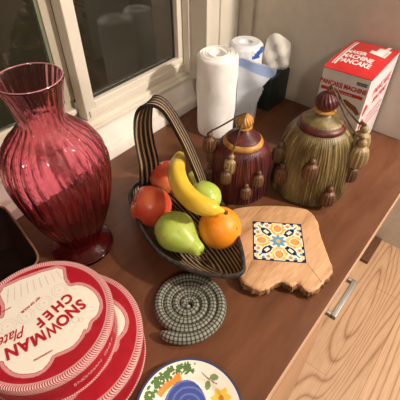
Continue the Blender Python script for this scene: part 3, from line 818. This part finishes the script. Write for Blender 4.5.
# top print: reads from the room side, right along -y, up along +x
bm = bmesh.new()
quadgrid(bm, -.078, .070, .0385, .0430, 0); quadgrid(bm, -.078, .070, .0455, .0480, 0)
quadgrid(bm, .008, .062, -.044, -.016, 0); quadgrid(bm, .010, .030, -.016, -.006, 0); quadgrid(bm, .062, .094, -.036, -.028, 0)
quadgrid(bm, .012, .050, -.042, -.036, 1)
drape(bm, bm.verts, .0009)
vb = len(bm.verts)
text_bm(bm, 'PANCAKE', .027, frame((-.056, .004, 0), (0, -1, 0), (1, 0, 0)), .0009, 0, 0, .62)
text_bm(bm, 'MACHINE', .027, frame((-.031, .006, 0), (0, -1, 0), (1, 0, 0)), .0009, 0, 0, .60)
text_bm(bm, 'MAKER', .024, frame((-.006, .018, 0), (0, -1, 0), (1, 0, 0)), .0009, 0, 0, .60)
bm.verts.ensure_lookup_table()
drape(bm, bm.verts[vb:], .0012)
obj('top_print', bm, [M_cw, M_grey], pk, False)
# front print on the -x face
fx = X0-.0004
def fr_rect(bm, y0, y1, z0, z1, mi, lift=0):
    bm.faces.new([bm.verts.new((fx-lift, y, z)) for y, z in ((y1, z0), (y0, z0), (y0, z1), (y1, z1))]).material_index = mi
def fr_poly(bm, pts, mi, lift=0): bm.faces.new([bm.verts.new((fx-lift, y, z)) for y, z in pts]).material_index = mi
bm = bmesh.new()
text_bm(bm, 'PANCAKE MACHINE', .0150, frame((fx-.0003, .002, .199), (0, -1, 0), (0, 0, 1)), .0006, 0, 0, .80)
fr_rect(bm, -.048, .052, .180, .188, 0); fr_rect(bm, -.050, -.026, .2110, .2185, 1)
fr_poly(bm, [(.042+.0115*math.cos(2*PI*k/20), .158+.0115*math.sin(2*PI*k/20)) for k in range(20)], 0)
fr_poly(bm, [(-.006, .168), (-.012, .171), (-.040, .160), (-.052, .146), (-.046, .140), (-.034, .149), (-.008, .161)], 2)
fr_poly(bm, [(-.030, .150), (-.026, .152), (-.022, .128), (-.0265, .128)], 3); fr_poly(bm, [(-.012, .146), (-.009, .146), (-.020, .126), (-.024, .126)], 3)
fr_poly(bm, [(.0+.030*math.cos(2*PI*k/24), .098+.024*math.sin(2*PI*k/24)) for k in range(24)], 4, 0)
fr_poly(bm, [(.0+.024*math.cos(2*PI*k/24), .100+.018*math.sin(2*PI*k/24)) for k in range(24)], 2, .0003)
fr_rect(bm, -.048, .048, .03, .034, 0)
bm2 = bmesh.new(); text_bm(bm2, 'makes snowman pancakes', .0056, frame((fx-.0006, .003, .1838), (0, -1, 0), (0, 0, 1)), .0, 0, 0, .9)
obj('small_print', bm2, M_cw, pk, False); bm2 = bmesh.new(); text_bm(bm2, 'NONSTICK', .0055, frame((fx-.0006, -.038, .2147), (0, -1, 0), (0, 0, 1)), .0, 0, 0, .9)
bm2.faces.ensure_lookup_table()
obj('front_print', bm, [M_cr, M_blk, M_brn, M_grey, M_gold], pk, False); obj('small_print', bm2, M_cw, pk, False)
# side print on the -y face
bm = bmesh.new(); sy = Y0-.0004
text_bm(bm, 'PANCAKE', .028, frame((.012, sy, .178), (1, 0, 0), (0, 0, 1)), .0008, 0, 0, .95)
text_bm(bm, 'MACHINE', .022, frame((.020, sy, .150), (1, 0, 0), (0, 0, 1)), .0008, 0, 0, .95)
for zc, xc in ((.148, -.074), (.108, -.070), (.066, -.070)):
    bm.faces.new([bm.verts.new((xc+.015*math.cos(2*PI*k/20), sy, zc+.013*math.sin(2*PI*k/20)*(1+.3*math.cos(6*PI*k/20)))) for k in range(20)])
for zc in (.11, .095, .08): 
    bm.faces.new([bm.verts.new((x, sy, z)) for x, z in ((-.04, zc), (.07, zc), (.07, zc+.004), (-.04, zc+.004))])
obj('side_print', bm, mat('carton_red_print', (.58, .04, .06), .35), pk, False)

# ------------------------------------------------------------------ tassel jars
def antique(name, c0, c1, c2, scale=30, rough=.42, metal=.0):
    m = mat(name, c1, rough, metal); v = coords(m, scale=(1, 1, .35)); f = noise(m, v, scale, 4, .6)
    setcol(m, ramp(m, f, [(.32, c0), (.5, c1), (.7, c2)])); bump(m, noise(m, v, scale*3, 2), .15); return m
M_olive = antique('antique_olive_gold', (.06, .038, .014), (.15, .105, .040), (.30, .23, .105))
M_bur = antique('antique_burgundy', (.032, .006, .008), (.085, .014, .016), (.15, .035, .025))
M_gold2 = antique('antique_gold', (.20, .085, .015), (.46, .22, .045), (.60, .33, .09))
M_goldp = antique('pale_gold', (.12, .075, .03), (.25, .17, .08), (.38, .28, .14))
M_brz = antique('bronze_brown', (.04, .017, .010), (.090, .038, .018), (.17, .085, .04))
M_dk = antique('dark_cord', (.04, .02, .012), (.09, .05, .025), (.17, .10, .05))
def mini_tassel(par, top, hang, m_cap, m_skirt, s=1.0, direction=(0, 0, -1), cordm=None):
    """cord from top to hang, then the tassel body hanging below"""
    t = Vector(hang); bm = bmesh.new()
    pr_ = cat([(0, 0), (.0035, -.001), (.0050, -.005), (.0040, -.0085), (.0085, -.012), (.0105, -.020), (.0100, -.030), (.0085, -.034)], 3)
    pr_ = [(max(a, 0)*s, b*s) for a, b in pr_]+[(.0, -.0335*s)]; pr_[0] = (0, pr_[0][1])
    lathe(bm, pr_, 40, lambda r, z, th: (r*(1+(.07*math.cos(13*th) if z < -.010*s else 0)), z))
    o = obj('tassel', bm, m_skirt, par); o.location = t
    bm = bmesh.new(); a = Vector(top)-t; n_ = 9; pts = []
    mid = a*.5+Vector((0, 0, 0))
    pts = [a*(1-k/24)+Vector((a.x, a.y, 0)).normalized()*0 for k in range(25)] if a.length > 1e-4 else [Vector((0, 0, .01)), Vector((0, 0, 0))]
    tube(bm, pts, [.0016*s*(1+.45*math.sin(k*2.0)) for k in range(len(pts))], 8); c_ = obj('cord', bm, cordm or m_cap, o)
    return o
def tassel_jar(name, label, loc, prof, nr, band_z, band_r, knob_z, knob_r, m_skirt, m_band, m_cap, m_knob, minis, m_tas, rot=0):
    t = thing('tassel_jar', label, 'jar', loc, rot, 'tassel-shaped jars on the worktop')
    random.seed(len(label)); ph = [random.uniform(0, 6) for _ in range(6)]
    def fr_(r, z, th):
        k = min(1, max(0, (band_z-z)/.03)); low = min(1, max(0, 1-z/.012))
        a = .5*math.sin(nr*th+1.2*math.sin(3*th+ph[0]+z*22)+.8*math.sin(5*th+ph[1])) + .3*math.sin(nr*1.61*th+ph[2]+z*30) + .2*math.sin(nr*.37*th+ph[3])
        return r*(1+.024*k*a), z+.0015*low*math.sin(nr*.5*th)*(1 if z > 0.0005 else 0)
    bm = bmesh.new(); lathe(bm, prof, 440, fr_); obj('fringe_body', bm, m_skirt, t)
    h = band_z
    bm = bmesh.new(); lathe(bm, cat([(band_r*.98, h-.010), (band_r*1.06, h-.007), (band_r*1.07, h-.001), (band_r*.98, h+.004), (band_r*.90, h+.006)], 3)+[(band_r*.5, h+.004)], 72); obj('band', bm, m_band, t)
    bm = bmesh.new(); lathe(bm, cat([(band_r*.92, h+.004), (band_r*.86, h+.009), (band_r*.60, h+.015), (band_r*.40, h+.021), (knob_r*.62, h+.027)], 3)+[(knob_r*.5, knob_z-knob_r*.7), (0, knob_z-knob_r*.7)], 72, lambda r, z, th: (r*(1+.018*math.cos(30*th)), z)); obj('lid', bm, m_cap, t)
    bm = bmesh.new(); lathe(bm, [(knob_r*.95, knob_z-knob_r*.86), (knob_r*.98, knob_z-knob_r*.74), (knob_r*.7, knob_z-knob_r*.66)], 40); obj('collar', bm, m_band if m_band is not M_bur else M_gold2, t)
    bm = bmesh.new(); kp = [(0, knob_z-knob_r*.8)]+[(knob_r*math.sin(PI*k/16), knob_z-knob_r*.88*math.cos(PI*k/16)) for k in range(2, 16)]+[(0, knob_z+knob_r*.86)]
    lathe(bm, kp, 120, lambda r, z, th: (r*(1+.055*math.cos(16*(th+z*18))), z)); obj('knob', bm, m_knob, t)
    return t
# olive one
gp = cat([(.0835, .004), (.0865, .006), (.0855, .020), (.0840, .050), (.0815, .085), (.077, .115), (.0690, .142), (.0600, .158), (.052, .166)], 6)
g = tassel_jar('a', 'larger olive-gold tassel-shaped jar with a dark red ribbed knob', (.7075, .2440, 0), [(0, 0), (.080, 0)]+gp+[(.03, .166), (0, .166)], 86, .173, .0475, .2215, .0235, M_olive, M_bur, M_olive, M_bur, None, None)
def sk(ang, z, prof, extra=.004):
    """point on the skirt at angle (world deg) and height"""
    r = None
    for (r0, z0), (r1, z1) in zip(prof, prof[1:]):
        if z0 <= z <= z1: r = r0+(r1-r0)*(z-z0)/max(1e-6, z1-z0)
    r = (r or prof[-1][0])+extra; a = R(ang); return (r*math.cos(a), r*math.sin(a), z)
def skirt_tassel(par, ang, ztop_, zhang, prof, m, cm, s=1.0, zb=None, rb=None):
    top = sk(ang, ztop_, prof, .003); hg = sk(ang, zhang, prof, .005); o = mini_tassel(par, top, hg, cm, m, s, cordm=cm)
    # lean the little tassel against the skirt
    a = R(ang); o.location = Vector(sk(ang, zhang-.012, prof, .0065)).xy.to_3d()+Vector((0, 0, zhang))
    ch = [c for c in o.children][0]; bm = bmesh.new(); n_ = 20; pts = []
    for k in range(n_+1):
        z = ztop_+(zhang-ztop_)*k/n_; pts.append(Vector(sk(ang, z, prof, .0035))-o.location)
    tube(bm, pts, [.0013*(1+.4*math.sin(k*2.1)) for k in range(n_+1)], 8); me = bpy.data.meshes.new('cord'); bm.to_mesh(me); bm.free(); me.materials.append(cm); ch.data = me
    for p_ in me.polygons: p_.use_smooth = True
for ang, zh, m in ((-160, .134, M_brz), (-126, .066, M_brz), (-78, .098, M_brz), (158, .094, M_brz), (138, .130, M_dk)):
    skirt_tassel(g, ang, .158, zh, gp, m, M_goldp, 1.5)
# loop at top with two pale tassels on long cords over the right side
bm = bmesh.new(); tube(bm, cat([(0, 0, .238), (-.004, .002, .246), (-.002, .002, .253), (.003, -.003, .252), (.010, -.012, .244), (.015, -.028, .220), (.026, -.054, .192), (.034, -.068, .178)], 6), .0022, 8); obj('hanging_cord', bm, M_dk, g)
bm = bmesh.new(); tube(bm, cat([(0, 0, .236), (.004, .003, .248), (.0, -.001, .2555), (-.001, -.006, .250), (.002, -.022, .228), (.006, -.052, .190), (.012, -.076, .165)], 6), .0020, 8); obj('hanging_cord', bm, M_dk, g)
mini_tassel(g, (.034, -.068, .182), (.040, -.0780, .176), M_goldp, M_goldp, 1.9)
mini_tassel(g, (.012, -.076, .167), (.014, -.0900, .160), M_goldp, M_goldp, 1.95)
# burgundy one
rp = cat([(.061, .004), (.0665, .006), (.0665, .020), (.0660, .055), (.0635, .088), (.0580, .114), (.050, .128), (.045, .132)], 6)
r_ = tassel_jar('b', 'smaller burgundy tassel-shaped jar with a gold band and gold knob', (.5930, .3640, 0), [(0, 0), (.058, 0)]+rp+[(.03, .132), (0, .132)], 70, .137, .0410, .1830, .0175, M_bur, M_gold2, M_bur, M_gold2, None, None)
for ang, zh in ((-174, .104), (-136, .072), (-114, .100), (132, .070), (124, .112)):
    skirt_tassel(r_, ang, .126, zh, rp, M_brz, M_brz, 1.15)
bm = bmesh.new(); tube(bm, cat([(0, 0, .198), (-.004, 0, .203), (-.018, .014, .193), (-.034, .034, .175), (-.045, .050, .162)], 6), .0018, 8); obj('hanging_cord', bm, M_dk, r_)
bm = bmesh.new(); tube(bm, cat([(0, 0, .198), (-.003, -.003, .203), (-.018, -.006, .192), (-.036, -.008, .166), (-.048, -.008, .140)], 6), .0018, 8); obj('hanging_cord', bm, M_dk, r_)
mini_tassel(r_, (-.044, .049, .164), (-.050, .054, .158), M_dk, M_brz, 1.35)
mini_tassel(r_, (-.048, -.008, .141), (-.054, -.008, .132), M_goldp, M_goldp, 1.35)

# ------------------------------------------------------------------ light and camera
def area(name, loc, target, size, power, col):
    l = bpy.data.lights.new(name, 'AREA'); l.shape = 'DISK'; l.size = size; l.energy = power; l.color = col
    o = bpy.data.objects.new(name, l); C.objects.link(o); o.location = loc
    o.rotation_euler = (Vector(target)-Vector(loc)).to_track_quat('-Z', 'Y').to_euler(); return o
area('ceiling_and_fill_lamp', (1.15, -1.35, 1.35), (.5, .3, 0), .12, 55, (1, .90, .78))
area('ceiling_and_fill_lamp', (-.9, -.9, 1.45), (-.3, .3, 0), .18, 12, (1, .90, .78))  # overhead fill light, added to lighten the left-facing sides
area('ceiling_and_fill_lamp', (1.25, -.25, 1.45), (1.0, .0, 0), .25, 8, (1, .90, .78))
w = bpy.data.worlds.new('night'); bpy.context.scene.world = w; w.use_nodes = True
w.node_tree.nodes['Background'].inputs[0].default_value = (.030, .024, .012, 1); w.node_tree.nodes['Background'].inputs[1].default_value = 1

cam = bpy.data.cameras.new('camera'); co = bpy.data.objects.new('camera', cam); C.objects.link(co)
cam.sensor_width = 36; cam.lens = 36*384/400; cam.clip_start = .02
th = R(44); az = R(39.3)
Fd = Vector((math.cos(az)*math.cos(th), math.sin(az)*math.cos(th), -math.sin(th)))
co.location = (0, 0, .62); co.rotation_euler = Fd.to_track_quat('-Z', 'Y').to_euler()
sc = bpy.context.scene; sc.camera = co
sc.view_settings.view_transform = 'Standard'; sc.view_settings.look = 'None'; sc.view_settings.gamma = 1; sc.view_settings.use_curve_mapping = False
sc.view_settings.exposure = 0.0
